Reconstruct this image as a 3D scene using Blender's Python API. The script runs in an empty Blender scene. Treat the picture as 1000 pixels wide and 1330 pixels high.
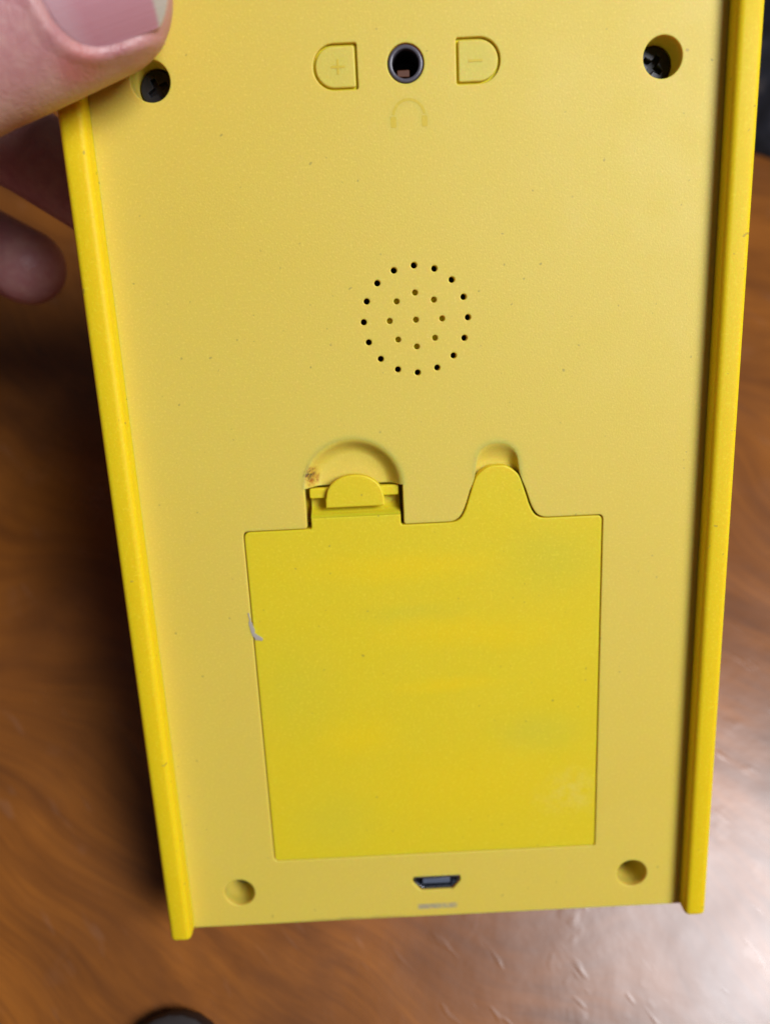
import bpy, bmesh, math, random
import numpy as np
from mathutils import Matrix, Vector
random.seed(7)
MM = 0.001

# ------------------------------------------------------------------ camera
# toy frame: x right, y up along the back panel, z out of the panel (millimetres)
R_DC = Matrix(((0.99881, -0.04654, 0.01477), (0.04875, 0.96808, -0.24586), (-0.00286, 0.24628, 0.96919)))
T_DC = Vector((4.5177, 28.2198, -112.9248))
PITCH = math.radians(65)            # the camera looks down on the table
CAM_H = 172.4                       # camera height over the table top
nrm = Vector((0, math.cos(PITCH), math.sin(PITCH)))
M_WC = Matrix(((1, 0, 0), (0, nrm.z, -nrm.y), (0, nrm.y, nrm.z)))
CAM_POS = Vector((0, 0, CAM_H))
def dev_to_world():
    rot = M_WC @ R_DC
    loc = (M_WC @ T_DC + CAM_POS) * MM
    return Matrix.Translation(loc) @ rot.to_4x4()
M_DEV = dev_to_world()

sc = bpy.context.scene
col = sc.collection
cam_d = bpy.data.cameras.new('camera')
cam = bpy.data.objects.new('camera', cam_d)
col.objects.link(cam)
cam.matrix_world = Matrix.Translation(CAM_POS * MM) @ M_WC.to_4x4()
cam_d.sensor_fit = 'HORIZONTAL'
cam_d.sensor_width = 36
cam_d.lens = 36.0
cam_d.clip_start = 0.005
cam_d.clip_end = 20
cam_d.dof.use_dof = True
cam_d.dof.focus_distance = 0.113
cam_d.dof.aperture_fstop = 14
sc.camera = cam

# ------------------------------------------------------------------ light
w = bpy.data.worlds.new('World'); sc.world = w
w.use_nodes = True
bg = w.node_tree.nodes['Background']
bg.inputs[0].default_value = (0.95, 0.94, 0.95, 1)
bg.inputs[1].default_value = 0.045

def area(name, direction, target, dist, sx, sy, power, color):
    d = bpy.data.lights.new(name, 'AREA')
    d.shape = 'RECTANGLE'; d.size = sx; d.size_y = sy
    d.energy = power; d.color = color
    o = bpy.data.objects.new(name, d); col.objects.link(o)
    v = Vector(direction).normalized()
    o.location = Vector(target) + v * dist
    o.rotation_euler = v.to_track_quat('Z', 'Y').to_euler()
    return o
area('ceiling_lamp', (0.52, -0.20, 0.83), (0.02, 0.03, 0.05), 0.95, 0.34, 0.42, 12.0, (0.94, 0.955, 1.0))

sc.view_settings.view_transform = 'Standard'
sc.view_settings.look = 'None'
sc.view_settings.exposure = 0
sc.view_settings.gamma = 1
sc.view_settings.use_curve_mapping = False

# ------------------------------------------------------------------ material helpers
class NT:
    def __init__(self, name):
        self.m = bpy.data.materials.new(name); self.m.use_nodes = True
        self.t = self.m.node_tree; self.n = self.t.nodes; self.l = self.t.links
        self.b = self.n['Principled BSDF']
        self.tc = self.n.new('ShaderNodeTexCoord')
    def link(self, a, b): self.l.new(a, b)
    def noise(self, scale, detail=3, rough=0.55, vec=None, dist=0.0):
        x = self.n.new('ShaderNodeTexNoise')
        x.inputs['Scale'].default_value = scale; x.inputs['Detail'].default_value = detail
        x.inputs['Roughness'].default_value = rough; x.inputs['Distortion'].default_value = dist
        self.link(vec if vec is not None else self.tc.outputs['Object'], x.inputs['Vector'])
        return x.outputs['Fac']
    def mapping(self, loc=(0, 0, 0), rot=(0, 0, 0), scale=(1, 1, 1), vec=None):
        x = self.n.new('ShaderNodeMapping')
        x.inputs['Location'].default_value = loc; x.inputs['Rotation'].default_value = rot
        x.inputs['Scale'].default_value = scale
        self.link(vec if vec is not None else self.tc.outputs['Object'], x.inputs['Vector'])
        return x.outputs['Vector']
    def ramp(self, fac, stops):
        x = self.n.new('ShaderNodeValToRGB')
        e = x.color_ramp.elements
        while len(e) < len(stops): e.new(0.5)
        for i, (p, c) in enumerate(stops):
            e[i].position = p
            e[i].color = (c, c, c, 1) if not isinstance(c, tuple) else (*c, 1)
        self.link(fac, x.inputs['Fac'])
        return x.outputs['Color']
    def mix(self, fac, a, b, mode='MIX'):
        x = self.n.new('ShaderNodeMix'); x.data_type = 'RGBA'; x.blend_type = mode
        for s, v in ((x.inputs['Factor'], fac), (x.inputs['A'], a), (x.inputs['B'], b)):
            if isinstance(v, bpy.types.NodeSocket): self.link(v, s)
            elif isinstance(v, (int, float)): s.default_value = v
            else: s.default_value = (*v, 1)
        return x.outputs['Result']
    def math(self, op, a, b=0.0, clamp=False):
        x = self.n.new('ShaderNodeMath'); x.operation = op; x.use_clamp = clamp
        for s, v in ((x.inputs[0], a), (x.inputs[1], b)):
            if isinstance(v, bpy.types.NodeSocket): self.link(v, s)
            else: s.default_value = v
        return x.outputs[0]
    def xyz(self):
        x = self.n.new('ShaderNodeSeparateXYZ'); self.link(self.tc.outputs['Object'], x.inputs[0])
        return x.outputs
    def bump(self, h, strength, dist, prev=None):
        x = self.n.new('ShaderNodeBump')
        x.inputs['Strength'].default_value = strength; x.inputs['Distance'].default_value = dist
        self.link(h, x.inputs['Height'])
        if prev is not None: self.link(prev, x.inputs['Normal'])
        return x.outputs['Normal']
    def set(self, **k):
        for key, v in k.items():
            s = self.b.inputs[key.replace('_', ' ')]
            if isinstance(v, bpy.types.NodeSocket): self.link(v, s)
            elif isinstance(v, tuple): s.default_value = (*v, 1) if len(v) == 3 and s.type == 'RGBA' else v
            else: s.default_value = v
    # soft blob around a point of the toy frame (mm): 1 inside, 0 outside
    def blob(self, cx, cy, rx, ry, soft=0.5, wob=0.0, wscale=300):
        v = self.tc.outputs['Object']
        if wob:
            nz = self.n.new('ShaderNodeTexNoise'); nz.inputs['Scale'].default_value = wscale
            self.link(v, nz.inputs['Vector'])
            vm = self.n.new('ShaderNodeVectorMath'); vm.operation = 'MULTIPLY_ADD'
            self.link(nz.outputs['Color'], vm.inputs[0]); vm.inputs[1].default_value = (wob * MM,) * 3
            self.link(v, vm.inputs[2])
            sb = self.n.new('ShaderNodeVectorMath'); sb.operation = 'SUBTRACT'
            self.link(vm.outputs[0], sb.inputs[0]); sb.inputs[1].default_value = (wob * MM * .5,) * 3
            v = sb.outputs[0]
        mp = self.mapping(vec=v, loc=(-cx / rx, -cy / ry, 0), scale=(1 / (rx * MM), 1 / (ry * MM), 0))
        ln = self.n.new('ShaderNodeVectorMath'); ln.operation = 'LENGTH'; self.link(mp, ln.inputs[0])
        mr = self.n.new('ShaderNodeMapRange'); mr.interpolation_type = 'SMOOTHSTEP'
        mr.inputs['From Min'].default_value = 1 + soft * .5; mr.inputs['From Max'].default_value = max(0, 1 - soft)
        self.link(ln.outputs['Value'], mr.inputs['Value'])
        return mr.outputs['Result']

YEL = (0.68, 0.485, 0.020)
YEL_PANEL = (0.735, 0.560, 0.080)

def yellow(name, base, rough, grain, marks=None, spec=0.5, sss=0.55):
    t = NT(name)
    big = t.noise(38, 3)
    c = t.mix(t.math('MULTIPLY', big, 0.35), base, (base[0] * .95, base[1] * 1.0, base[2] * .8))
    # faint orange/green camera shading, mixed into the colour by noise
    c = t.mix(t.ramp(t.noise(16, 2, .5, t.mapping(loc=(.3, .1, .7))), [(0.35, 0.0), (0.7, 0.45)]), c,
              (base[0] * 1.0, base[1] * .93, base[2] * .7))
    # dust and dark pin-point specks
    sp = t.ramp(t.noise(900, 1, .4), [(0.755, 0.0), (0.80, 0.55)])
    c = t.mix(sp, c, (0.30, 0.22, 0.05))
    if marks: c = marks(t, c)
    g = t.noise(grain, 2, .6)
    c = t.mix(t.ramp(g, [(0.35, 0.10), (0.65, 0.0)]), c, (base[0] * .6, base[1] * .58, base[2] * .5))
    c = t.mix(t.ramp(t.noise(grain * .8, 1, .5, t.mapping(loc=(.5, .3, .1))), [(0.55, 0.0), (0.75, .30)]), c, tuple(min(.9, x * 1.2 + .04) for x in base))
    nm = t.bump(g, 0.20, 0.00010)
    nm = t.bump(t.noise(260, 2), 0.04, 0.0003, nm)
    rr = t.math('ADD', t.math('MULTIPLY', t.noise(120, 3), 0.16), rough - .08)
    t.set(Base_Color=c, Roughness=rr, Normal=nm, Specular_IOR_Level=spec)
    t.set(Subsurface_Weight=sss, Subsurface_Scale=0.0018, Subsurface_Radius=(1.0, 0.36, 0.03))
    return t.m

def panel_marks(t, c):
    # worn grey print under the charging port, too smudged to read
    s = t.mapping(scale=(900, 300, 0))
    broken = t.ramp(t.noise(1.0, 2, .6, s), [(0.36, 0.35), (0.52, 1.0)])
    X, Y, _ = t.xyz()
    bx = t.math('MULTIPLY', t.math('SUBTRACT', 3.75 * MM, t.math('ABSOLUTE', t.math('SUBTRACT', X, .2 * MM))), 2200, True)
    by = t.math('MULTIPLY', t.math('SUBTRACT', .72 * MM, t.math('ABSOLUTE', t.math('SUBTRACT', Y, -102.2 * MM))), 2200, True)
    bar = t.math('MULTIPLY', bx, by)
    c = t.mix(t.math('MULTIPLY', t.math('MULTIPLY', bar, broken), 0.92), c, (0.36, 0.31, 0.23))
    # dark dirt along the lower edge
    d = t.math('MULTIPLY', t.blob(-15, -104.2, 11, 0.5, 0.8, 0.8, 500), 0.5)
    return t.mix(d, c, (0.22, 0.17, 0.05))
def door_marks(t, c):
    # deeper and paler cloudy patches where the print was rubbed away
    for cx, cy, rx, ry, a in ((-3, -38, 17, 2.6, .55), (7, -50, 15, 2.8, .5), (3, -59, 9, 1.4, .5), (-12, -68, 7, 4.0, .5), (6, -78, 17, 7, .35)):
        c = t.mix(t.math('MULTIPLY', t.blob(cx, cy, rx, ry, 1.0, 3, 120), min(1, a * 1.5)), c, (0.83, 0.60, 0.008))
    for cx, cy, rx, ry, a in ((20, -38, 8, 6, .5), (-22, -58, 8, 10, .35), (18, -68, 8, 4, .5), (-17, -84, 7, 6, .4), (-3, -46, 9, 1.6, .3)):
        c = t.mix(t.math('MULTIPLY', t.blob(cx, cy, rx, ry, 1.0, 3, 120), min(1, a * 1.1)), c, (0.64, 0.56, 0.035))
    sc_ = t.math('MULTIPLY', t.blob(23.5, -80.5, 5.0, 4.4, .9, 5, 260), t.ramp(t.noise(420, 4, .7), [(0.38, 0.0), (0.75, .28)]))
    c = t.mix(sc_, c, (0.75, 0.66, 0.34))
    return c
def scallop_marks(t, c):
    m = t.math('MULTIPLY', t.blob(-16.9, -22.9, 1.1, 1.7, 0.5, 1.5, 700), t.ramp(t.noise(1500, 3, .7), [(0.38, .25), (0.60, 1.0)]))
    c = t.mix(m, c, (0.38, 0.10, 0.006))
    m = t.math('MULTIPLY', t.blob(-17.2, -22.4, .8, .9, 0.8, 1.5, 900), t.ramp(t.noise(1800, 2, .6, t.mapping(loc=(.7, .2, 0))), [(0.43, 0.0), (0.52, 1.0)]))
    return t.mix(m, c, (0.06, 0.022, 0.008))

M = {}
M['panel'] = yellow('textured_yellow_plastic', YEL_PANEL, 0.60, 3300, panel_marks, 0.65)
M['dish'] = yellow('stained_yellow_plastic', YEL_PANEL, 0.55, 3300, scallop_marks, 0.6)
M['door'] = yellow('smooth_yellow_plastic', (0.765, 0.590, 0.018), 0.48, 3000, door_marks, .4)
M['rail'] = yellow('glossy_yellow_plastic', (0.80, 0.580, 0.007), 0.58, 2600, None, .25)
M['mark'] = yellow('deep_yellow_plastic', (0.67, 0.485, 0.040), 0.5, 2600, None, .4, 0.0)

def plain(name, colr, rough, metal=0.0, spec=0.5, nscale=600, amt=.25):
    t = NT(name)
    n = t.noise(nscale, 3)
    c = t.mix(t.math('MULTIPLY', n, amt * 2), colr, tuple(x * .5 for x in colr))
    t.set(Base_Color=c, Roughness=t.math('ADD', t.math('MULTIPLY', n, .2), rough - .1), Metallic=metal, Specular_IOR_Level=spec)
    t.set(Normal=t.bump(t.noise(nscale * 3, 2), .15, .0001))
    return t.m
M['screw'] = plain('black_steel', (0.022, 0.022, 0.026), 0.40, 0.3, nscale=150)
M['black'] = plain('black_plastic', (0.012, 0.012, 0.013), 0.5)
M['jackring'] = plain('grey_plastic', (0.095, 0.085, 0.105), 0.33)
M['steel'] = plain('nickel_shell', (0.42, 0.43, 0.46), 0.28, 1.0)
M['tongue'] = plain('slate_blue_plastic', (0.11, 0.13, 0.18), 0.35)
M['copper'] = plain('copper_contact', (0.11, 0.030, 0.008), 0.6, 0.0)
M['chip'] = plain('pale_flake', (0.46, 0.40, 0.33), 0.6)
M['brown'] = plain('dark_brown_plastic', (0.022, 0.014, 0.013), 0.55)
M['speaker'] = plain('black_paper', (0.010, 0.010, 0.009), 0.8)

# wood table
def wood():
    t = NT('varnished_wood')
    warp = t.n.new('ShaderNodeTexNoise'); warp.inputs['Scale'].default_value = 9; warp.inputs['Detail'].default_value = 2
    t.link(t.tc.outputs['Object'], warp.inputs['Vector'])
    ad = t.n.new('ShaderNodeVectorMath'); ad.operation = 'MULTIPLY_ADD'
    t.link(warp.outputs['Color'], ad.inputs[0]); ad.inputs[1].default_value = (.09, .09, 0); t.link(t.tc.outputs['Object'], ad.inputs[2])
    g1 = t.noise(1, 5, .6, t.mapping(vec=t.mapping(vec=ad.outputs[0], rot=(0, 0, math.radians(30))), scale=(16, 110, 1)))
    g2 = t.noise(1, 4, .65, t.mapping(vec=t.mapping(vec=ad.outputs[0], rot=(0, 0, math.radians(30))), scale=(60, 700, 1)))
    big = t.noise(22, 3, .5, ad.outputs[0])
    c = t.ramp(g1, [(0.28, (0.150, 0.046, 0.007)), (0.50, (0.290, 0.092, 0.011)), (0.75, (0.39, 0.130, 0.016))])
    c = t.mix(t.ramp(g2, [(0.35, .30), (0.6, 0.0)]), c, (0.12, 0.038, 0.009))
    c = t.mix(t.ramp(big, [(0.36, .50), (0.60, 0.0)]), c, (0.10, 0.032, 0.008))
    # scratches and dried marks in the varnish
    s1 = t.noise(1, 2, .5, t.mapping(vec=t.mapping(rot=(0, 0, math.radians(46))), scale=(85, 300, 1)))
    s1m = t.ramp(s1, [(0.64, 0.0), (0.72, 1.0)])
    s2m = t.ramp(t.noise(75, 3, .6), [(0.60, 0.0), (0.70, 1.0)])
    scr = t.math('MAXIMUM', s1m, t.math('MULTIPLY', s2m, .6))
    c = t.mix(t.math('MULTIPLY', scr, 0.05), c, (0.42, 0.34, 0.30))
    t.set(Base_Color=c, Roughness=.6)
    nb = t.bump(t.noise(110, 3, .5), .055, .0016)
    nb = t.bump(scr, .065, .0006, nb)
    cr = t.math('ADD', t.math('MULTIPLY', t.noise(50, 3, .6), .18), t.math('MULTIPLY', scr, -.05))
    t.set(Normal=nb, Coat_Weight=1.0, Specular_IOR_Level=.1, Coat_Roughness=t.math('ADD', cr, .21), Coat_IOR=1.5)
    t.link(nb, t.b.inputs['Coat Normal'])
    return t.m
M['wood'] = wood()

# ------------------------------------------------------------------ mesh helpers
def finish(me, mat, smooth=15):
    me.materials.clear(); me.materials.append(mat)
    me.shade_smooth()
    me.set_sharp_from_angle(angle=math.radians(smooth))
    if smooth == 15:                       # flat lids stay flat, only rims and walls are rounded
        for p in me.polygons:
            if abs(p.normal.z) > .995: p.use_smooth = False
def link(name, me, mat, parent=None, smooth=15):
    finish(me, mat, smooth)
    o = bpy.data.objects.new(name, me); col.objects.link(o)
    if parent is not None: o.parent = parent
    return o
def tag(o, label=None, cat=None, group=None, kind=None):
    for k, v in (('label', label), ('category', cat), ('group', group), ('kind', kind)):
        if v: o[k] = v
    return o
def from_py(v, f, scale=MM):
    me = bpy.data.meshes.new('m'); me.from_pydata([tuple(c * scale for c in p) for p in v], [], f)
    bm = bmesh.new(); bm.from_mesh(me); bmesh.ops.recalc_face_normals(bm, faces=bm.faces); bm.to_mesh(me); bm.free()
    return me
def circ(cx, cy, r, n=48, a0=0):
    return [(cx + r * math.cos(a0 + 2 * math.pi * i / n), cy + r * math.sin(a0 + 2 * math.pi * i / n)) for i in range(n)]
def plate(name, splines, ztop, thick, bevel, mat, parent, res=2):
    """solid plate with holes: first spline is the rim, the others are openings"""
    cu = bpy.data.curves.new('c', 'CURVE'); cu.dimensions = '2D'; cu.fill_mode = 'BOTH'
    for s in splines:
        sp = cu.splines.new('POLY'); sp.points.add(len(s) - 1); sp.use_cyclic_u = True
        for p, q in zip(sp.points, s): p.co = (q[0] * MM, q[1] * MM, 0, 1)
    cu.extrude = (thick / 2 - bevel) * MM; cu.bevel_depth = bevel * MM; cu.bevel_resolution = res; cu.offset = -bevel * MM
    tmp = bpy.data.objects.new('t', cu); col.objects.link(tmp)
    dg = bpy.context.evaluated_depsgraph_get(); dg.update()
    me = bpy.data.meshes.new_from_object(tmp.evaluated_get(dg))
    bpy.data.objects.remove(tmp); bpy.data.curves.remove(cu)
    bm = bmesh.new(); bm.from_mesh(me)
    bmesh.ops.remove_doubles(bm, verts=bm.verts, dist=1e-6)
    bmesh.ops.recalc_face_normals(bm, faces=bm.faces)
    for v in bm.verts: v.co.z += (ztop - thick / 2) * MM
    bm.to_mesh(me); bm.free()
    return link(name, me, mat, parent)
def round_poly(pts, radii, seg=6):
    """polygon with rounded corners"""
    out = []
    n = len(pts)
    for i in range(n):
        p = Vector(pts[i]); a = Vector(pts[i - 1]); b = Vector(pts[(i + 1) % n]); r = radii[i] if not isinstance(radii, (int, float)) else radii
        if r <= 0: out.append(tuple(p)); continue
        d1 = (a - p).normalized(); d2 = (b - p).normalized()
        ang = d1.angle(d2); t = min(r / math.tan(ang / 2), (a - p).length * .49, (b - p).length * .49)
        s = p + d1 * t; e = p + d2 * t
        for k in range(seg + 1):
            u = k / seg
            out.append(tuple((1 - u) ** 2 * s + 2 * u * (1 - u) * p + u * u * e))
    return out
def box_mesh(x0, x1, y0, y1, z0, z1, bev, seg=3, clip=None):
    bm = bmesh.new()
    vs = [bm.verts.new((x * MM, y * MM, z * MM)) for x in (x0, x1) for y in (y0, y1) for z in (z0, z1)]
    for q in ((0, 1, 3, 2), (4, 6, 7, 5), (0, 4, 5, 1), (2, 3, 7, 6), (0, 2, 6, 4), (1, 5, 7, 3)):
        bm.faces.new([vs[i] for i in q])
    bmesh.ops.recalc_face_normals(bm, faces=bm.faces)
    if bev: bmesh.ops.bevel(bm, geom=list(bm.edges), offset=bev * MM, segments=seg, profile=.5, affect='EDGES', clamp_overlap=True)
    me = bpy.data.meshes.new('m'); bm.to_mesh(me); bm.free()
    return me
def lathe(profile, cx, cy, n=48):
    v = []; f = []
    for (r, z) in profile:
        for i in range(n):
            a = 2 * math.pi * i / n; v.append((cx + r * math.cos(a), cy + r * math.sin(a), z))
    for k in range(len(profile) - 1):
        for i in range(n):
            j = (i + 1) % n
            f.append((k * n + i, k * n + j, (k + 1) * n + j, (k + 1) * n + i))
    return v, f

# ------------------------------------------------------------------ setting: the table
tm = box_mesh(-700, 620, -420, 900, -28, 0, 4, 3)
table = link('table_top', tm, M['wood'], None, 30)
tag(table, 'glossy scratched orange-brown wooden table top under the toy', 'table', kind='structure')

# ------------------------------------------------------------------ the toy
toy = bpy.data.objects.new('handheld_toy', None); col.objects.link(toy)
toy.empty_display_size = 0.01
# the empty sits at the toy's base (bottom edge); parts keep the toy frame through an offset
BASE = Vector((0, -104.3, -10)) * MM
toy.matrix_world = M_DEV @ Matrix.Translation(BASE)
tag(toy, 'yellow plastic handheld toy seen from its back with battery door, held by a hand', 'toy')
def part(o, par=toy):
    o.parent = par
    if par is toy: o.location = -BASE
    return o

YB, YT = -104.3, 47.0
XI, XO, HR = 43.6, 47.25, 3.0

# outline of the opening for the battery door, latch and finger dishes (counter-clockwise)
DX, DY0, DY1 = 28.25, -91.3, -30.95
LX0, LX1, LYT = -18.15, -2.95, -24.6
DCX, DR = -10.55, 7.55
def smooth_path(pts, n=10):
    out = []
    for i in range(len(pts) - 1):
        p0 = Vector(pts[max(i - 1, 0)]); p1 = Vector(pts[i]); p2 = Vector(pts[i + 1]); p3 = Vector(pts[min(i + 2, len(pts) - 1)])
        for k in range(n):
            u = k / n
            out.append(tuple(.5 * ((2 * p1) + (p2 - p0) * u + (2 * p0 - 5 * p1 + 4 * p2 - p3) * u * u + (3 * p1 - p0 - 3 * p2 + p3) * u ** 3)))
    out.append(tuple(pts[-1]))
    return out
TCX = 11.75
def tab_curve(top, g=0.0):
    """the bell-shaped tab from its right foot over the top to its left foot"""
    half = [(8.2, DY1), (7.0, DY1 + .12), (6.0, DY1 + .75), (5.2, DY1 + 2.2), (4.4, DY1 + 4.6), (3.55, DY1 + 6.9)]
    if top > -21.5: half += [(2.9, top - 1.7), (1.6, top - .35), (0, top)]
    else: half += [(2.5, top - .75), (1.35, top - .12), (0, top)]
    right = [(TCX + a - g * (1 if a > 0 else 0), b - (g if i == 0 or i == len(half) - 1 else 0)) for i, (a, b) in enumerate(half)]
    left = [(2 * TCX - a, b) for a, b in reversed(right[:-1])]
    return smooth_path(right + left, 8)
def door_loop(g):
    """g = clearance to the opening"""
    x0, x1, y0, y1 = -DX + g, DX - g, DY0 + g, DY1 - g
    pts = []
    pts += round_poly([(x0, y1), (x0, y0), (x1, y0), (x1, y1)], [1.0, 0.9, 0.6, 0.8])
    return pts
corner = lambda p, a, b, r: round_poly([a, p, b], [0, r, 0])[1:-1]
opening = []
opening += corner((-DX, DY1), (LX0, DY1), (-DX, DY0), 1.0)
opening += corner((-DX, DY0), (-DX, DY1), (DX, DY0), .9)
opening += corner((DX, DY0), (-DX, DY0), (DX, DY1), .6)
opening += corner((DX, DY1), (DX, DY0), (TCX + 8.2, DY1), .8)
opening += tab_curve(-18.9)
opening += [(LX1 + .25, DY1), (LX1, DY1 + .25), (LX1, LYT), (DCX + DR, LYT)]
opening += [(DCX + DR * math.cos(a), LYT + DR * math.sin(a) * .975) for a in [math.pi * k / 40 for k in range(1, 40)]]
opening += [(DCX - DR, LYT), (LX0, LYT), (LX0, DY1 + .25), (LX0 - .25, DY1)]

holes = [circ(x, y, 2.68) for x in (-34.9, 34.9) for y in (33.2, -97.4)]
SPK = [circ(7.65 * math.sin(i * math.pi / 8), 7.65 * math.cos(i * math.pi / 8), 0.44, 14) for i in range(16)]
SPK += [circ(3.85 * math.sin(i * math.pi / 4), 3.85 * math.cos(i * math.pi / 4), 0.41, 14) for i in range(8)] + [circ(0, 0, .41, 14)]
JX, JY = -0.15, 33.9
def dshape(s, g=0):
    c = 9.85; r = 2.88 - g
    a = [(c + r * math.cos(t), JY - .05 + r * math.sin(t)) for t in [(-90 + 180 * k / 24) * math.pi / 180 for k in range(25)]]
    p = round_poly([(6.72 + g, JY - .05 - r)], 0) if False else []
    pts = a + round_poly([a[-1], (6.72 + g, JY - .05 + r), (6.72 + g, JY - .05 - r), a[0]], [0, .35, .35, 0])[1:-1]
    return [(s * x, y) for x, y in pts]
USB = [(-3.75, -96.1), (-3.95, -96.45), (-3.95, -97.1), (-2.75, -98.55), (-2.45, -98.75), (2.75, -98.75), (3.05, -98.55), (4.25, -97.1), (4.25, -96.45), (4.05, -96.1)]
def grow(poly, g):
    cx = sum(p[0] for p in poly) / len(poly); cy = sum(p[1] for p in poly) / len(poly)
    hx = max(abs(p[0] - cx) for p in poly); hy = max(abs(p[1] - cy) for p in poly)
    return [(cx + (p[0] - cx) * (1 + g / hx), cy + (p[1] - cy) * (1 + g / hy)) for p in poly]

rim = round_poly([(-XI - .5, YB), (XI + .5, YB), (XI + .5, YT - .05), (-XI - .5, YT - .05)], [.3, .3, 1, 1])
panel = part(plate('back_panel', [rim, opening, circ(JX, JY, 2.5), dshape(1), dshape(-1), grow(USB, .12)] + holes + SPK, 0, 1.8, 0.16, M['panel'], toy))
panel['label'] = 'pale textured yellow back panel with speaker holes and screw wells'

# side rails, bottom and top walls, front shell
for s in (-1, 1):
    bm = bmesh.new()
    prof = [(XI, -15), (XI, HR), (XO, HR), (XO - .35, -15)]
    a = []; b = []
    for (x, z) in prof:
        lean = -.25 if z > 0 else -.1
        a.append(bm.verts.new((s * x * MM, (YB + lean) * MM, z * MM))); b.append(bm.verts.new((s * x * MM, YT * MM, z * MM)))
    bm.faces.new(a); bm.faces.new(b)
    for i in range(4): bm.faces.new((a[i], a[(i + 1) % 4], b[(i + 1) % 4], b[i]))
    bmesh.ops.recalc_face_normals(bm, faces=bm.faces)
    ed = [e for e in bm.edges if max(v.co.z for v in e.verts) > 0]
    bmesh.ops.bevel(bm, geom=ed, offset=.95 * MM, segments=5, profile=.5, affect='EDGES', clamp_overlap=True)
    me = bpy.data.meshes.new('m'); bm.to_mesh(me); bm.free()
    part(link('side_rail', me, M['rail'], toy, 25))
part(link('bottom_wall', box_mesh(-XI - .3, XI + .3, YB + .12, YB + 2.0, -15, -1.82, 0), M['rail'], toy))
part(link('top_wall', box_mesh(-XI - .3, XI + .3, YT - 2, YT - .12, -15, -1.82, 0), M['rail'], toy))
part(link('front_shell', box_mesh(-XO + .3, XO - .3, YB + .1, YT - .1, -20, -15, 1.6, 4), M['rail'], toy, 25))

# screw wells and screws
for x in (-34.9, 34.9):
    for y in (33.2, -97.4):
        v, f = lathe([(2.70, -1.0), (2.66, -6.9), (0.01, -6.9), (0.01, -7.6), (3.6, -7.6), (3.6, -1.83), (2.70, -1.83)][:5], x, y)
        part(link('screw_well', from_py(v, f), M['panel'], toy, 40))
        ang = random.uniform(0, 1.5); zt = -4.0 if y > 0 else -5.6
        cr = []
        for k in range(4):
            a = ang + k * math.pi / 2
            for (u, t) in ((0.42, -0.42), (1.5, -0.30), (1.5, 0.30)):
                cr.append((x + u * math.cos(a) - t * math.sin(a), y + u * math.sin(a) + t * math.cos(a)))
        s_ = plate('screw', [circ(x, y, 2.45), cr], zt, 1.5, 0.16, M['screw'], toy, 3)
        part(s_); s_['label'] = 'black cross-head screw sunk in its well'
        v, f = lathe([(0.01, zt - .9), (2.0, zt - .9), (2.0, zt - 1.2), (0.01, zt - 1.2)], x, y, 24)
        o = link('cross_recess', from_py(v, f), M['screw'], s_, 40)

# speaker behind the holes
v, f = lathe([(0.01, -1.84), (5.2, -1.84), (5.2, -2.9), (0.01, -2.9)], 0, 0)
for c_ in SPK[16:]:                    # the inner holes are blind
    cx = sum(p[0] for p in c_) / 14; cy = sum(p[1] for p in c_) / 14
    v2, f2 = lathe([(0.01, -1.25), (.405, -1.25), (.405, -1.9)], cx, cy, 14)
    f += [tuple(i + len(v) for i in q) for q in f2]; v += v2
part(link('speaker_boss', from_py(v, f), M['rail'], toy, 40))
v, f = lathe([(0.01, -3.0), (5.0, -3.0), (9.5, -3.4), (10.5, -3.2), (10.5, -8), (0.01, -8)], 0, 0)
part(link('speaker', from_py(v, f), M['speaker'], toy, 40))

# headphone socket
v, f = lathe([(1.80, -6), (1.80, -.30), (1.88, -.14), (2.02, -.08), (2.24, -.08), (2.36, -.18), (2.40, -.40), (2.40, -1.7), (2.46, -6.5), (0.01, -6.5)], JX, JY, 56)
jack = part(link('headphone_socket', from_py(v, f), M['jackring'], toy, 40))
jack['label'] = 'round dark grey headphone socket'
v, f = lathe([(1.79, -.9), (1.79, -5.9), (0.01, -5.9)], JX, JY)
link('bore', from_py(v, f), M['black'], jack, 40)
link('contact', box_mesh(JX - 1.15, JX + .55, JY - 1.35, JY - .45, -4.2, -1.3, .12, 2), M['copper'], jack)

# volume buttons
for s in (1, -1):
    part(plate('button_base', [dshape(s, .03)], -.55, 1.2, .02, M['rail'], toy))
    b = part(plate('volume_button', [dshape(s, .30)], -.03, .5, .2, M['panel'], toy))
    b['label'] = 'D-shaped volume button with faint %s mark' % ('minus' if s > 0 else 'plus')
    bx = s * 9.35; by = JY - .05
    if s > 0: mk = [(bx - .95, by - .17), (bx + .95, by - .17), (bx + .95, by + .17), (bx - .95, by + .17)]
    else:
        q = .15; L = .95
        mk = [(bx - L, by - q), (bx - q, by - q), (bx - q, by - L), (bx + q, by - L), (bx + q, by - q), (bx + L, by - q), (bx + L, by + q), (bx + q, by + q), (bx + q, by + L), (bx - q, by + L), (bx - q, by + q), (bx - L, by + q)]
    plate('minus_mark' if s > 0 else 'plus_mark', [mk], .015, .1, .02, M['mark'], b)
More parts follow.
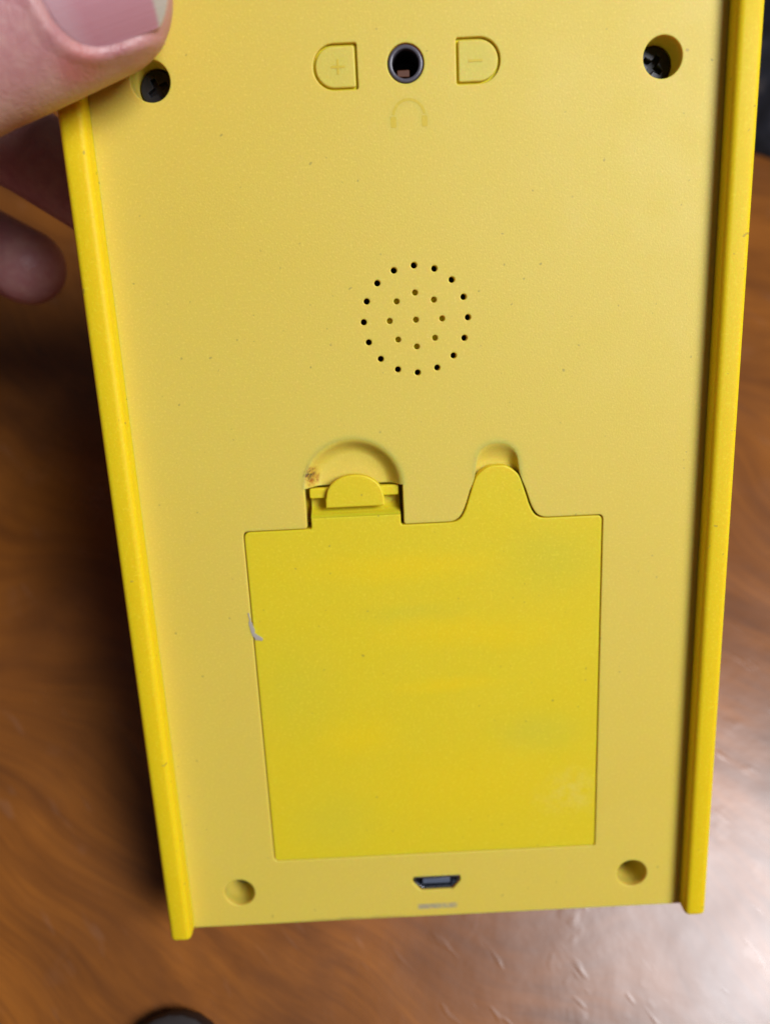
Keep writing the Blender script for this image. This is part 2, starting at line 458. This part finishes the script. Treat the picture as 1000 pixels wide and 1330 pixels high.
# headphone symbol
hx, hy, hr = 0.05, 27.35, 2.15
arc_o = [(hx + (hr + .2) * math.cos(a), hy + (hr + .1) * math.sin(a)) for a in [math.radians(5 + 170 * k / 24) for k in range(25)]]
arc_i = [(hx + (hr - .2) * math.cos(a), hy + (hr - .25) * math.sin(a)) for a in [math.radians(175 - 170 * k / 24) for k in range(25)]]
sym = part(plate('headphone_symbol', [arc_o + arc_i], .012, .12, .01, M['mark'], toy))
for s in (-1, 1):
    e = plate('ear_cup_mark', [round_poly([(hx + s * 2.15 - .42, 25.9), (hx + s * 2.15 + .42, 25.9), (hx + s * 2.15 + .42, 27.35), (hx + s * 2.15 - .42, 27.35)], .3)], .014, .12, .01, M['mark'], sym)

# finger dish over the latch: a half bowl with a rounded wall and a flat floor
NA, rows = 48, []
prof = [(r_ / (DR - .02), z_) for r_, z_ in ((7.98, .006), (7.80, .006), (7.55, -.03), (7.25, -.20), (6.95, -.55), (6.6, -1.05), (6.2, -1.6), (5.8, -2.02), (5.4, -2.27), (5.0, -2.36), (3.5, -2.4), (1.8, -2.41), (.1, -2.41))]
v = []; f = []
for (q, z) in prof:
    for k in range(NA + 1):
        a = math.pi * k / NA
        v.append((DCX + (DR - .02) * q * math.cos(a), LYT + (DR - .02) * .975 * q * math.sin(a), z))
W_ = NA + 1
for r in range(len(prof) - 1):
    for k in range(NA): f.append((r * W_ + k, r * W_ + k + 1, (r + 1) * W_ + k + 1, (r + 1) * W_ + k))
# cut face of the dish towards the latch slot
n0 = len(v)
line = [r * W_ for r in range(len(prof))] + [r * W_ + NA for r in reversed(range(len(prof)))]
for i in line: v.append((v[i][0], v[i][1] - .01, -4.2))
for i in range(len(line) - 1): f.append((line[i], line[i + 1], n0 + i + 1, n0 + i))
me = bpy.data.meshes.new('m'); me.from_pydata([tuple(c * MM for c in p) for p in v], [], f)
dish = part(link('finger_dish', me, M['dish'], toy, 40)); dish['label'] = 'half-moon finger dish with a brown stain at its end'

# sloping pocket over the tab of the door
po = tab_curve(-18.9); pi_ = tab_curve(-22.2, .0)
i0 = [i for i, p in enumerate(po) if p[1] > -26.5]; j0 = [i for i, p in enumerate(pi_) if p[1] > -26.5]
A = [po[i] for i in i0]; B = [pi_[i] for i in j0]
NB = 28
def resample(P, n):
    d = [0]
    for a, b in zip(P, P[1:]): d.append(d[-1] + math.dist(a, b))
    out = []
    for k in range(n + 1):
        t = d[-1] * k / n
        i = max(j for j in range(len(d)) if d[j] <= t + 1e-9); i = min(i, len(P) - 2)
        u = (t - d[i]) / max(d[i + 1] - d[i], 1e-9)
        out.append((P[i][0] + (P[i + 1][0] - P[i][0]) * u, P[i][1] + (P[i + 1][1] - P[i][1]) * u))
    return out
A = resample(A, NB); B = resample(B, NB)
v = []; f = []
def outward(p, amt):
    d = Vector((p[0] - TCX, p[1] + 23.5)); k = min(1, max(0, (p[1] + 26) / 4)); k = k * k * (3 - 2 * k)
    d = d.normalized() * amt * k
    return (p[0] + d.x, p[1] + d.y)
for amt, z in ((.55, .006), (.28, .004)):        # a lip that rolls over the panel's edge
    for a in A:
        q = outward(a, amt); v.append((q[0], q[1], z))
rowsT = [(0, -.05), (.12, -.30), (.30, -.80), (.55, -1.35), (.85, -1.75), (1.15, -1.85)]
for t, z in rowsT:
    for a, b in zip(A, B):
        v.append((a[0] + (b[0] - a[0]) * t, a[1] + (b[1] - a[1]) * t, z))
for r in range(len(rowsT) + 1):
    for k in range(NB): f.append((r * (NB + 1) + k, r * (NB + 1) + k + 1, (r + 1) * (NB + 1) + k + 1, (r + 1) * (NB + 1) + k))
me = bpy.data.meshes.new('m'); me.from_pydata([tuple(c * MM for c in p) for p in v], [], f)
part(link('tab_pocket', me, M['panel'], toy, 60))

# battery door
G = 0.16
door_out = []
sx0, sx1, DYS = -17.45, -3.45, -29.35
door_out += corner((-DX + G, DY1 - G), (sx0, DY1 - G), (-DX + G, DY0), 1.0)
door_out += corner((-DX + G, DY0 + .05), (-DX + G, DY1), (DX - G, DY0 + .05), .9)
door_out += corner((DX - G, DY0 + .05), (-DX, DY0 + .05), (DX - G, DY1), .6)
door_out += corner((DX - G, DY1 - G), (DX - G, DY0), (TCX + 8.2, DY1 - G), .8)
tc_ = tab_curve(-22.2)
door_out += [((p[0] - TCX) * .955 + TCX, p[1] - G) for p in tc_]
door_out += [(sx1 + .2, DY1 - G), (sx1, DY1 + .1), (sx1, DYS), (sx0, DYS), (sx0, DY1 + .1), (sx0 - .2, DY1 - G)]
door = part(plate('battery_door', [door_out], -.10, 1.7, .20, M['door'], toy, 3))
door['label'] = 'smooth deeper yellow battery door with bell-shaped tab'
# ramp that drops from the door's edge under the latch
pr = [(DYS + .02, -.35), (DYS + .22, -.55), (DYS + .38, -1.0), (DYS + .75, -2.2), (DYS + 1.6, -3.0), (LYT - .6, -3.3), (LYT - .6, -4.0), (DYS, -4.0)]
v = [(x, y, z) for x in (sx0 + .02, sx1 - .02) for (y, z) in pr]; n = len(pr)
f = [(i, (i + 1) % n, n + (i + 1) % n, n + i) for i in range(n)] + [tuple(range(n)), tuple(range(2 * n - 1, n - 1, -1))]
link('latch_ramp', from_py(v, f), M['door'], door, 40)
# latch: a cross bar with two shoulders and a half-round thumb tab
bar = round_poly([(-17.5, -26.45), (-3.6, -26.45), (-3.6, -24.85), (-17.5, -24.85)], .3)
latch = plate('latch', [bar], -1.15, 1.1, .22, M['door'], door, 3)
latch['label'] = 'latch of the battery door with half-round thumb tab'
tabp = [(-15.0, -27.85), (-5.85, -27.85)] + [(-10.42 + 4.55 * math.cos(a) * (1 - .0 * math.sin(a)), -27.0 + 4.35 * max(0, math.sin(a)) ** .85) for a in [math.pi * k / 28 for k in range(0, 29)]]
tabp = round_poly([(-15.0, -27.85), (-5.85, -27.85)], 0)[:2] + [(-5.85, -26.6)] + [(-10.42 + 4.45 * math.cos(a), -26.5 + 3.75 * math.sin(a) ** .9) for a in [math.pi * k / 28 for k in range(1, 28)]] + [(-15.0, -26.6)]
plate('thumb_tab', [tabp], -.10, 1.4, .25, M['door'], latch, 3)
# pale flake stuck in the door's left gap
fl = [(x + random.uniform(-.12, .12), y + random.uniform(-.15, .15)) for x, y in resample([(-28.75, -44.6), (-28.35, -44.4), (-28.2, -46.2), (-27.75, -48.2), (-26.6, -49.0), (-26.7, -49.4), (-27.9, -49.2), (-28.6, -47.6), (-28.55, -46), (-28.75, -44.6)], 30)[:-1]]
part(plate('pale_flake', [fl], .10, .25, .04, M['chip'], toy))
# yellow battery bay and latch floor, added so the gaps show lit plastic
part(link('battery_bay', box_mesh(-30, 30, -93, -31.3, -13.5, -2.4, .3, 1), M['rail'], toy))
part(link('latch_floor', box_mesh(-20, -1, -31.25, -17, -8, -4.25, .2, 1), M['rail'], toy))

# charging port
inner = grow(USB, -.42)
usb = part(plate('charging_port', [grow(USB, -.02), inner], -.22, 5.0, .10, M['steel'], toy)); usb['label'] = 'grey metal micro charging port'
link('tongue', box_mesh(-2.3, 2.6, -98.0, -97.0, -5.2, -.7, .1, 2), M['tongue'], usb)
v, f = lathe([(0.01, -5.25), (4.6, -5.25), (4.6, -5.6), (0.01, -5.6)], .15, -97.4, 24)
link('port_back', from_py(v, f), M['black'], usb, 40)

# ------------------------------------------------------------------ the hand (one continuous surface)
P3 = lambda *a: np.array(a, float)
def cone(p, a, b, ra, rb):
    ba = b - a; t = np.clip(((p - a) @ ba) / (ba @ ba), 0, 1)
    return np.linalg.norm(p - a - t[:, None] * ba, axis=1) - (ra + (rb - ra) * t)
def smin(a, b, k):
    h = np.clip(.5 + .5 * (b - a) / k, 0, 1)
    return b + (a - b) * h - k * h * (1 - h)
TIP = P3(-38.3, 40.5, 9.6); IP = P3(-60.5, 32.4, 13.0); TMC = P3(-93, 22, 9); CMC = P3(-140, 4, -2); WR = P3(-192, 8, -10)
TU = (TIP - IP) / np.linalg.norm(TIP - IP)
roll = math.radians(9)
TW = P3(0, 0, 1) - TU * TU[2]; TW /= np.linalg.norm(TW); TV = np.cross(TW, TU)      # v: towards the upper side of the picture
TV, TW = TV * math.cos(roll) + TW * math.sin(roll), TW * math.cos(roll) - TV * math.sin(roll)
NU0, NL, NHW = -5.6, 12.6, 7.1        # nail start along the thumb, length, half width
def nail_w(u, v):                      # height of the nail plate over the thumb axis
    return 8.05 - v * v / 17.0 - 0.055 * (u - NU0) - 0.006 * np.maximum(u - NU0, 0) ** 2
def nail_rho(u, v):                    # below 1 inside the nail outline
    uc = (u - (NU0 + NL * .5 + 1)) / (NL * .5 + 1.2); vc = v / NHW
    return (np.abs(uc) ** 3.2 + np.abs(vc) ** 3.2) ** (1 / 3.2)
def hand_sdf(p):
    q = p - TIP
    u = q @ TU; v = q @ TV; wv = q @ TW
    L = np.linalg.norm(TIP - IP)
    # distal part of the thumb: flattened, rounded at the tip, fuller pad
    t = np.clip((u + L) / (L), 0, 1)
    hw = 10.6 - 1.3 * t - .8 * np.exp(-((t - .05) / .22) ** 2)
    ht = 9.6 - 1.3 * t
    ue = np.where(u > 0, u, np.where(u < -L, u + L, 0))
    ue = ue * np.where(u > 0, 1.03, 1.0)
    kk = np.sqrt((ue / np.where(u > 0, 9.7, 10)) ** 2 + (v / hw) ** 2 + (wv / ht) ** 2)
    th = (kk - 1) * 9.0
    rho = nail_rho(u, v); top = wv > 0
    inside = 1 / (1 + np.exp((rho - .97) * 30))
    bed = (wv - (nail_w(u, v) - .25)) 
    th = np.where(top, th * (1 - inside) + np.maximum(th, bed) * inside, th)
    fold = np.exp(-((rho - 1.11) / .085) ** 2) * (.55 + .45 * np.clip(np.abs(v) / 5 - .4, 0, 1)) * np.where(u > NU0 + NL - 3, np.clip(1 - (u - NU0 - NL + 3) / 3, 0, 1), 1)
    th = np.where(top, th - .38 * fold, th)
    d = smin(th, cone(p, IP, TMC, 9.9, 11.5), 3.5)
    # creases over the joint of the thumb
    for s0, dp in ((-L - 1, .5), (-L + 2.2, .4), (-L - 4, .4), (-L + 5, .2)):
        d = d + dp * np.exp(-((u - s0 - .4 * np.sin(v * .5)) / .55) ** 2) * (wv > 0)
    d = smin(d, cone(p, TMC, CMC, 12, 16.5), 5)
    # index, middle, ring, little finger
    F = [((-118, 47, -8), (-90, 50, -31), (-68.5, 34.5, -29.5), (-51, 21.5, -28.3), 10, 8.6, 7.8, 6.9),
         ((-121, 28, -11), (-108, 38, -52), (-88, 21.0, -46), (-70.2, 12.8, -35), 10, 8.6, 7.9, 6.9),
         ((-122, 8, -11), (-116, 12, -52), (-103, -1, -46), (-90, -5, -34), 9.6, 8.2, 7.4, 6.5),
         ((-120, -11, -10), (-118, -9, -44), (-110, -18, -40), (-100, -20, -31), 8.4, 7.2, 6.5, 5.8)]
    hand = None
    for m, a, b, c, r0, r1, r2, r3 in F:
        m, a, b, c = map(np.array, (m, a, b, c))
        fd = smin(cone(p, m, a, r0, r1), smin(cone(p, a, b, r1, r2), cone(p, b, c, r2, r3), 2), 2.5)
        fd = smin(fd, cone(p, m, WR + np.array([6, (m[1] - 18) * .3, 0]), r0 + 2.5, 15), 6) 
        hand = fd if hand is None else smin(hand, fd, 1.6)
    d = smin(d, hand, 6)
    d = smin(d, cone(p, TMC + P3(-6, 0, -3), P3(-112, 44, -8), 7, 8), 8)
    d = smin(d, cone(p, CMC, P3(-125, -12, -8), 13, 10), 8)
    d = smin(d, cone(p, WR, P3(-330, 2, -16), 22, 33), 10)
    return d
def surface_nets(h, lo, hi):
    lo = np.array(lo, float); n = np.ceil((np.array(hi) - lo) / h).astype(int) + 1
    n = ((n + 3) // 4) * 4 + 1
    cs = 4
    ax = [lo[i] + h * np.arange(n[i]) for i in range(3)]
    cax = [a[::cs] for a in ax]
    G_ = np.stack(np.meshgrid(*cax, indexing='ij'), -1).reshape(-1, 3)
    cf = hand_sdf(G_).reshape([len(a) for a in cax])
    near = np.abs(cf) < h * cs * 1.8 + 1.2
    act = near.copy()
    Fv = np.repeat(np.repeat(np.repeat(cf, cs, 0), cs, 1), cs, 2)[:n[0], :n[1], :n[2]].astype(np.float32)
    # dilate the active set by one coarse cell
    for a_ in range(3):
        act |= np.roll(act, 1, a_) | np.roll(act, -1, a_)
    Am = np.repeat(np.repeat(np.repeat(act, cs, 0), cs, 1), cs, 2)[:n[0], :n[1], :n[2]]
    ii = np.argwhere(Am)
    out = np.empty(len(ii), np.float32)
    for s in range(0, len(ii), 400000):
        out[s:s + 400000] = hand_sdf(lo + ii[s:s + 400000] * h)
    Fv[tuple(ii.T)] = out
    S = Fv < 0
    c8 = [(i, j, k) for i in (0, 1) for j in (0, 1) for k in (0, 1)]
    m = [s - 1 for s in Fv.shape]
    cnt = sum(S[i:i + m[0], j:j + m[1], k:k + m[2]].astype(np.int8) for i, j, k in c8)
    cells = np.argwhere((cnt > 0) & (cnt < 8))
    idx = -np.ones(m, np.int64); idx[tuple(cells.T)] = np.arange(len(cells))
    acc = np.zeros((len(cells), 3)); num = np.zeros(len(cells))
    for a in c8:
        for ax_ in range(3):
            if a[ax_]: continue
            b = list(a); b[ax_] = 1
            fa = Fv[tuple((cells + a).T)]; fb = Fv[tuple((cells + b).T)]
            x = (fa < 0) != (fb < 0)
            t = np.where(x, fa / np.where(x, fa - fb, 1), 0)
            pt = np.array(a, float) + t[:, None] * (np.array(b) - np.array(a))
            acc += pt * x[:, None]; num += x
    V = lo + (cells + acc / num[:, None]) * h
    quads = []
    for ax_ in range(3):
        o1, o2 = [(1, 2), (2, 0), (0, 1)][ax_]
        sl0 = [slice(None)] * 3; sl1 = [slice(None)] * 3
        sl0[ax_] = slice(0, -1); sl1[ax_] = slice(1, None)
        x = S[tuple(sl0)] != S[tuple(sl1)]
        e = np.argwhere(x)
        ok = (e[:, o1] > 0) & (e[:, o2] > 0) & (e[:, o1] < m[o1]) & (e[:, o2] < m[o2]); e = e[ok]
        d1 = np.zeros(3, int); d1[o1] = 1; d2 = np.zeros(3, int); d2[o2] = 1
        q = np.stack([idx[tuple((e - d1 - d2).T)], idx[tuple((e - d2).T)], idx[tuple(e.T)], idx[tuple((e - d1).T)]], 1)
        flip = ~S[tuple(e.T)]
        q[flip] = q[flip][:, ::-1]
        quads.append(q)
    Q = np.concatenate(quads); Q = Q[(Q >= 0).all(1)]
    # settle the vertices on the true surface
    for _ in range(2):
        f0 = hand_sdf(V); g = np.empty_like(V); eps = .05
        for a_ in range(3):
            dv = np.zeros(3); dv[a_] = eps
            g[:, a_] = (hand_sdf(V + dv) - hand_sdf(V - dv)) / (2 * eps)
        gg = (g * g).sum(1)
        st = np.clip(f0 / np.maximum(gg, .2), -h * .5, h * .5)
        V = V - g * st[:, None] * .9
    return V, Q
V, Q = surface_nets(0.62, (-345, -40, -66), (-22, 66, 30))
me = bpy.data.meshes.new('hand')
me.vertices.add(len(V)); me.vertices.foreach_set('co', (V * MM).astype(np.float32).ravel())
me.loops.add(Q.size); me.loops.foreach_set('vertex_index', Q.astype(np.int32).ravel())
me.polygons.add(len(Q)); me.polygons.foreach_set('loop_start', np.arange(0, Q.size, 4, dtype=np.int32))
me.update(calc_edges=True); me.validate()

def skin():
    t = NT('skin')
    n1 = t.noise(90, 4, .6); n2 = t.noise(420, 3, .6)
    c = t.mix(t.ramp(n1, [(0.36, 0.0), (0.62, 1.0)]), (0.52, 0.275, 0.250), (0.43, 0.165, 0.180))
    c = t.mix(t.ramp(n2, [(0.45, 0.0), (0.7, .35)]), c, (0.60, 0.36, 0.30))
    def at(pt, r, colr, a, c):
        g = t.n.new('ShaderNodeVectorMath'); g.operation = 'DISTANCE'
        t.link(t.tc.outputs['Object'], g.inputs[0]); g.inputs[1].default_value = tuple(x * MM for x in pt)
        mr = t.n.new('ShaderNodeMapRange'); mr.interpolation_type = 'SMOOTHSTEP'
        mr.inputs['From Min'].default_value = r * MM; mr.inputs['From Max'].default_value = r * MM * .25
        t.link(g.outputs['Value'], mr.inputs['Value'])
        return t.mix(t.math('MULTIPLY', mr.outputs['Result'], a), c, colr)
    red = TIP + TU * (NU0 + .8) - TV * 7.6 + TW * 5.0
    c = at(red, 4.2, (0.48, 0.12, 0.11), .6, c)
    c = at(TIP + TU * 4 - TW * 2, 15, (0.50, 0.19, 0.17), .45, c)
    # fine skin lines
    vo = t.n.new('ShaderNodeTexVoronoi'); vo.feature = 'DISTANCE_TO_EDGE'; vo.inputs['Scale'].default_value = 1100
    mp = t.mapping(rot=(0, 0, -.3), scale=(1.0, .55, .8))
    t.link(mp, vo.inputs['Vector'])
    lines = t.ramp(vo.outputs['Distance'], [(0.0, 0.0), (0.12, 1.0)])
    nb = t.bump(lines, .24, .00013)
    nb = t.bump(t.noise(240, 4, .65), .28, .0006, nb)
    t.set(Base_Color=c, Roughness=t.math('ADD', t.math('MULTIPLY', n2, .22), .34), Normal=nb,
          Subsurface_Weight=.30, Subsurface_Scale=.0011, Subsurface_Radius=(1.0, .45, .32))
    return t.m
M['skin'] = skin()
def nail_mat():
    t = NT('nail')
    n = t.noise(160, 3)
    # local u along the nail is kept in the first texture axis of the mesh attribute
    at = t.n.new('ShaderNodeAttribute'); at.attribute_name = 'nail_u'
    free = t.ramp(at.outputs['Fac'], [(0.825, 0.0), (0.86, 1.0)])
    lun = t.ramp(at.outputs['Fac'], [(0.12, 1.0), (0.26, 0.0)])
    c = t.mix(t.math('MULTIPLY', n, .7), (0.50, 0.245, 0.270), (0.42, 0.165, 0.200))
    c = t.mix(t.math('MULTIPLY', lun, .45), c, (0.52, 0.34, 0.36))
    c = t.mix(free, c, (0.50, 0.44, 0.36))
    t.set(Base_Color=c, Roughness=.30, Subsurface_Weight=.2, Subsurface_Scale=.001, Subsurface_Radius=(1, .4, .3))
    ridg = t.n.new('ShaderNodeAttribute'); ridg.attribute_name = 'nail_v'
    w1 = t.n.new('ShaderNodeTexNoise'); w1.noise_dimensions = '1D'; w1.inputs['Scale'].default_value = 30
    t.link(ridg.outputs['Fac'], w1.inputs['W'])
    t.set(Normal=t.bump(w1.outputs['Fac'], .25, .0002))
    return t.m
M['nail'] = nail_mat()
hand = link('hand', me, M['skin'], None, 180)
hand.matrix_world = M_DEV
tag(hand, "person's bare hand with thumb pressed on the toy's back", 'hand')

# thumb nail, a curved plate of its own
NUq, NVq = 44, 36
v = []; au = []; av = []
for layer in (0.22, -0.25):
    for i in range(NUq + 1):
        s = i / NUq
        if s < .35: e = (1 - ((.35 - s) / .35) ** 2.3) ** (1 / 2.3)
        elif s > .8: e = (1 - ((s - .8) / .2) ** 2.2 * .42)
        else: e = 1
        hwid = NHW * .965 * max(e, .03)
        for j in range(NVq + 1):
            vv = (j / NVq * 2 - 1) * hwid
            bow = 1 - .10 * (vv / NHW) ** 2 * s
            uu = NU0 + s * (NL + 1.7) * bow
            hgt = nail_w(np.array(uu), np.array(vv)) + layer
            p = TIP + TU * uu + TV * vv + TW * float(hgt)
            v.append(tuple(p)); au.append(s); av.append(vv / NHW)
f = []; Wn = NVq + 1; off = (NUq + 1) * Wn
for i in range(NUq):
    for j in range(NVq):
        a = i * Wn + j
        f.append((a, a + 1, a + Wn + 1, a + Wn)); f.append((off + a, off + a + Wn, off + a + Wn + 1, off + a + 1))
ring = [j for j in range(Wn)] + [i * Wn + NVq for i in range(1, NUq + 1)] + [NUq * Wn + j for j in range(NVq - 1, -1, -1)] + [i * Wn for i in range(NUq - 1, 0, -1)]
for a, b in zip(ring, ring[1:] + ring[:1]): f.append((a, off + a, off + b, b))
me = from_py(v, f)
for nm, arr in (('nail_u', au), ('nail_v', av)):
    at = me.attributes.new(nm, 'FLOAT', 'POINT'); at.data.foreach_set('value', arr)
link('nail', me, M['nail'], hand, 50)

# ------------------------------------------------------------------ things on the table around it
def px_on_table(x, y, h=0.0):
    d = M_WC @ Vector(((x - 500) / 1000, -(y - 665) / 1000, -1))
    t = (h - CAM_H) / d.z
    return CAM_POS + d * t
# dark round cap at the lower edge of the picture
c0 = px_on_table(228, 1394)
v, f = lathe([(0.01, 0.05), (9.6, 0.05), (10.0, .5), (10.0, 3.4), (9.5, 4.3), (8.6, 4.6), (7.4, 4.3), (0.01, 4.1)], 0, 0)
# ribbed rim
v = [(x * (1 + (.012 if (i % 48) % 2 else 0)), y * (1 + (.012 if (i % 48) % 2 else 0)), z) for i, (x, y, z) in enumerate(v)]
cap = link('round_cap', from_py(v, f), M['brown'], None, 40)
cap.location = (c0.x * MM, c0.y * MM, 0)
tag(cap, 'small dark round plastic cap lying on the wooden table', 'cap')

# dark crumpled cloth at the back of the table
def cloth():
    rng = np.random.default_rng(5)
    nx, ny = 90, 70
    X, Y = np.meshgrid(np.linspace(-1, 1, nx), np.linspace(-1, 1, ny), indexing='ij')
    edge = np.clip(1 - np.maximum(np.abs(X), np.abs(Y)) ** 4, 0, 1)
    Z = np.zeros_like(X)
    for k in range(16):
        a = rng.uniform(0, np.pi); fr = rng.uniform(3, 11); ph = rng.uniform(0, 6.3)
        Z += np.abs(np.sin((X * np.cos(a) + Y * np.sin(a)) * fr + ph + .8 * np.sin(Y * 3 + ph))) ** 1.5 / fr * 5
    Z = Z / Z.max()
    Z = 2 + edge * (8 + 34 * Z)
    xs = X * 95 * (1 + .08 * np.sin(Y * 7)); ys = Y * 80 * (1 + .08 * np.sin(X * 8 + 1))
    top = np.stack([xs, ys, Z], -1).reshape(-1, 3); bot = np.stack([xs, ys, np.full_like(Z, .3)], -1).reshape(-1, 3)
    V = np.concatenate([top, bot]); o = nx * ny; f = []
    for i in range(nx - 1):
        for j in range(ny - 1):
            a = i * ny + j
            f.append((a, a + ny, a + ny + 1, a + 1)); f.append((o + a, o + a + 1, o + a + ny + 1, o + a + ny))
    ring = [i * ny for i in range(nx)] + [(nx - 1) * ny + j for j in range(1, ny)] + [i * ny + ny - 1 for i in range(nx - 2, -1, -1)] + [j for j in range(ny - 2, 0, -1)]
    for a, b in zip(ring, ring[1:] + ring[:1]): f.append((a, b, o + b, o + a))
    return from_py(V.tolist(), f)
def cloth_mat():
    t = NT('dark_cloth')
    c = t.ramp(t.noise(70, 3), [(0.42, (0.008, 0.008, 0.012)), (0.52, (0.022, 0.023, 0.036)), (0.64, (0.13, 0.11, 0.10))])
    t.set(Base_Color=c, Roughness=.9, Normal=t.bump(t.noise(1500, 2), .4, .0004))
    return t.m
M['cloth'] = cloth_mat()
c1 = px_on_table(985, 205)
cl = link('crumpled_cloth', cloth(), M['cloth'], None, 60)
cl.location = ((c1.x + 88) * MM, (c1.y + 78) * MM, 0)
tag(cl, 'dark crumpled grey cloth lying on the far part of the table', 'cloth')
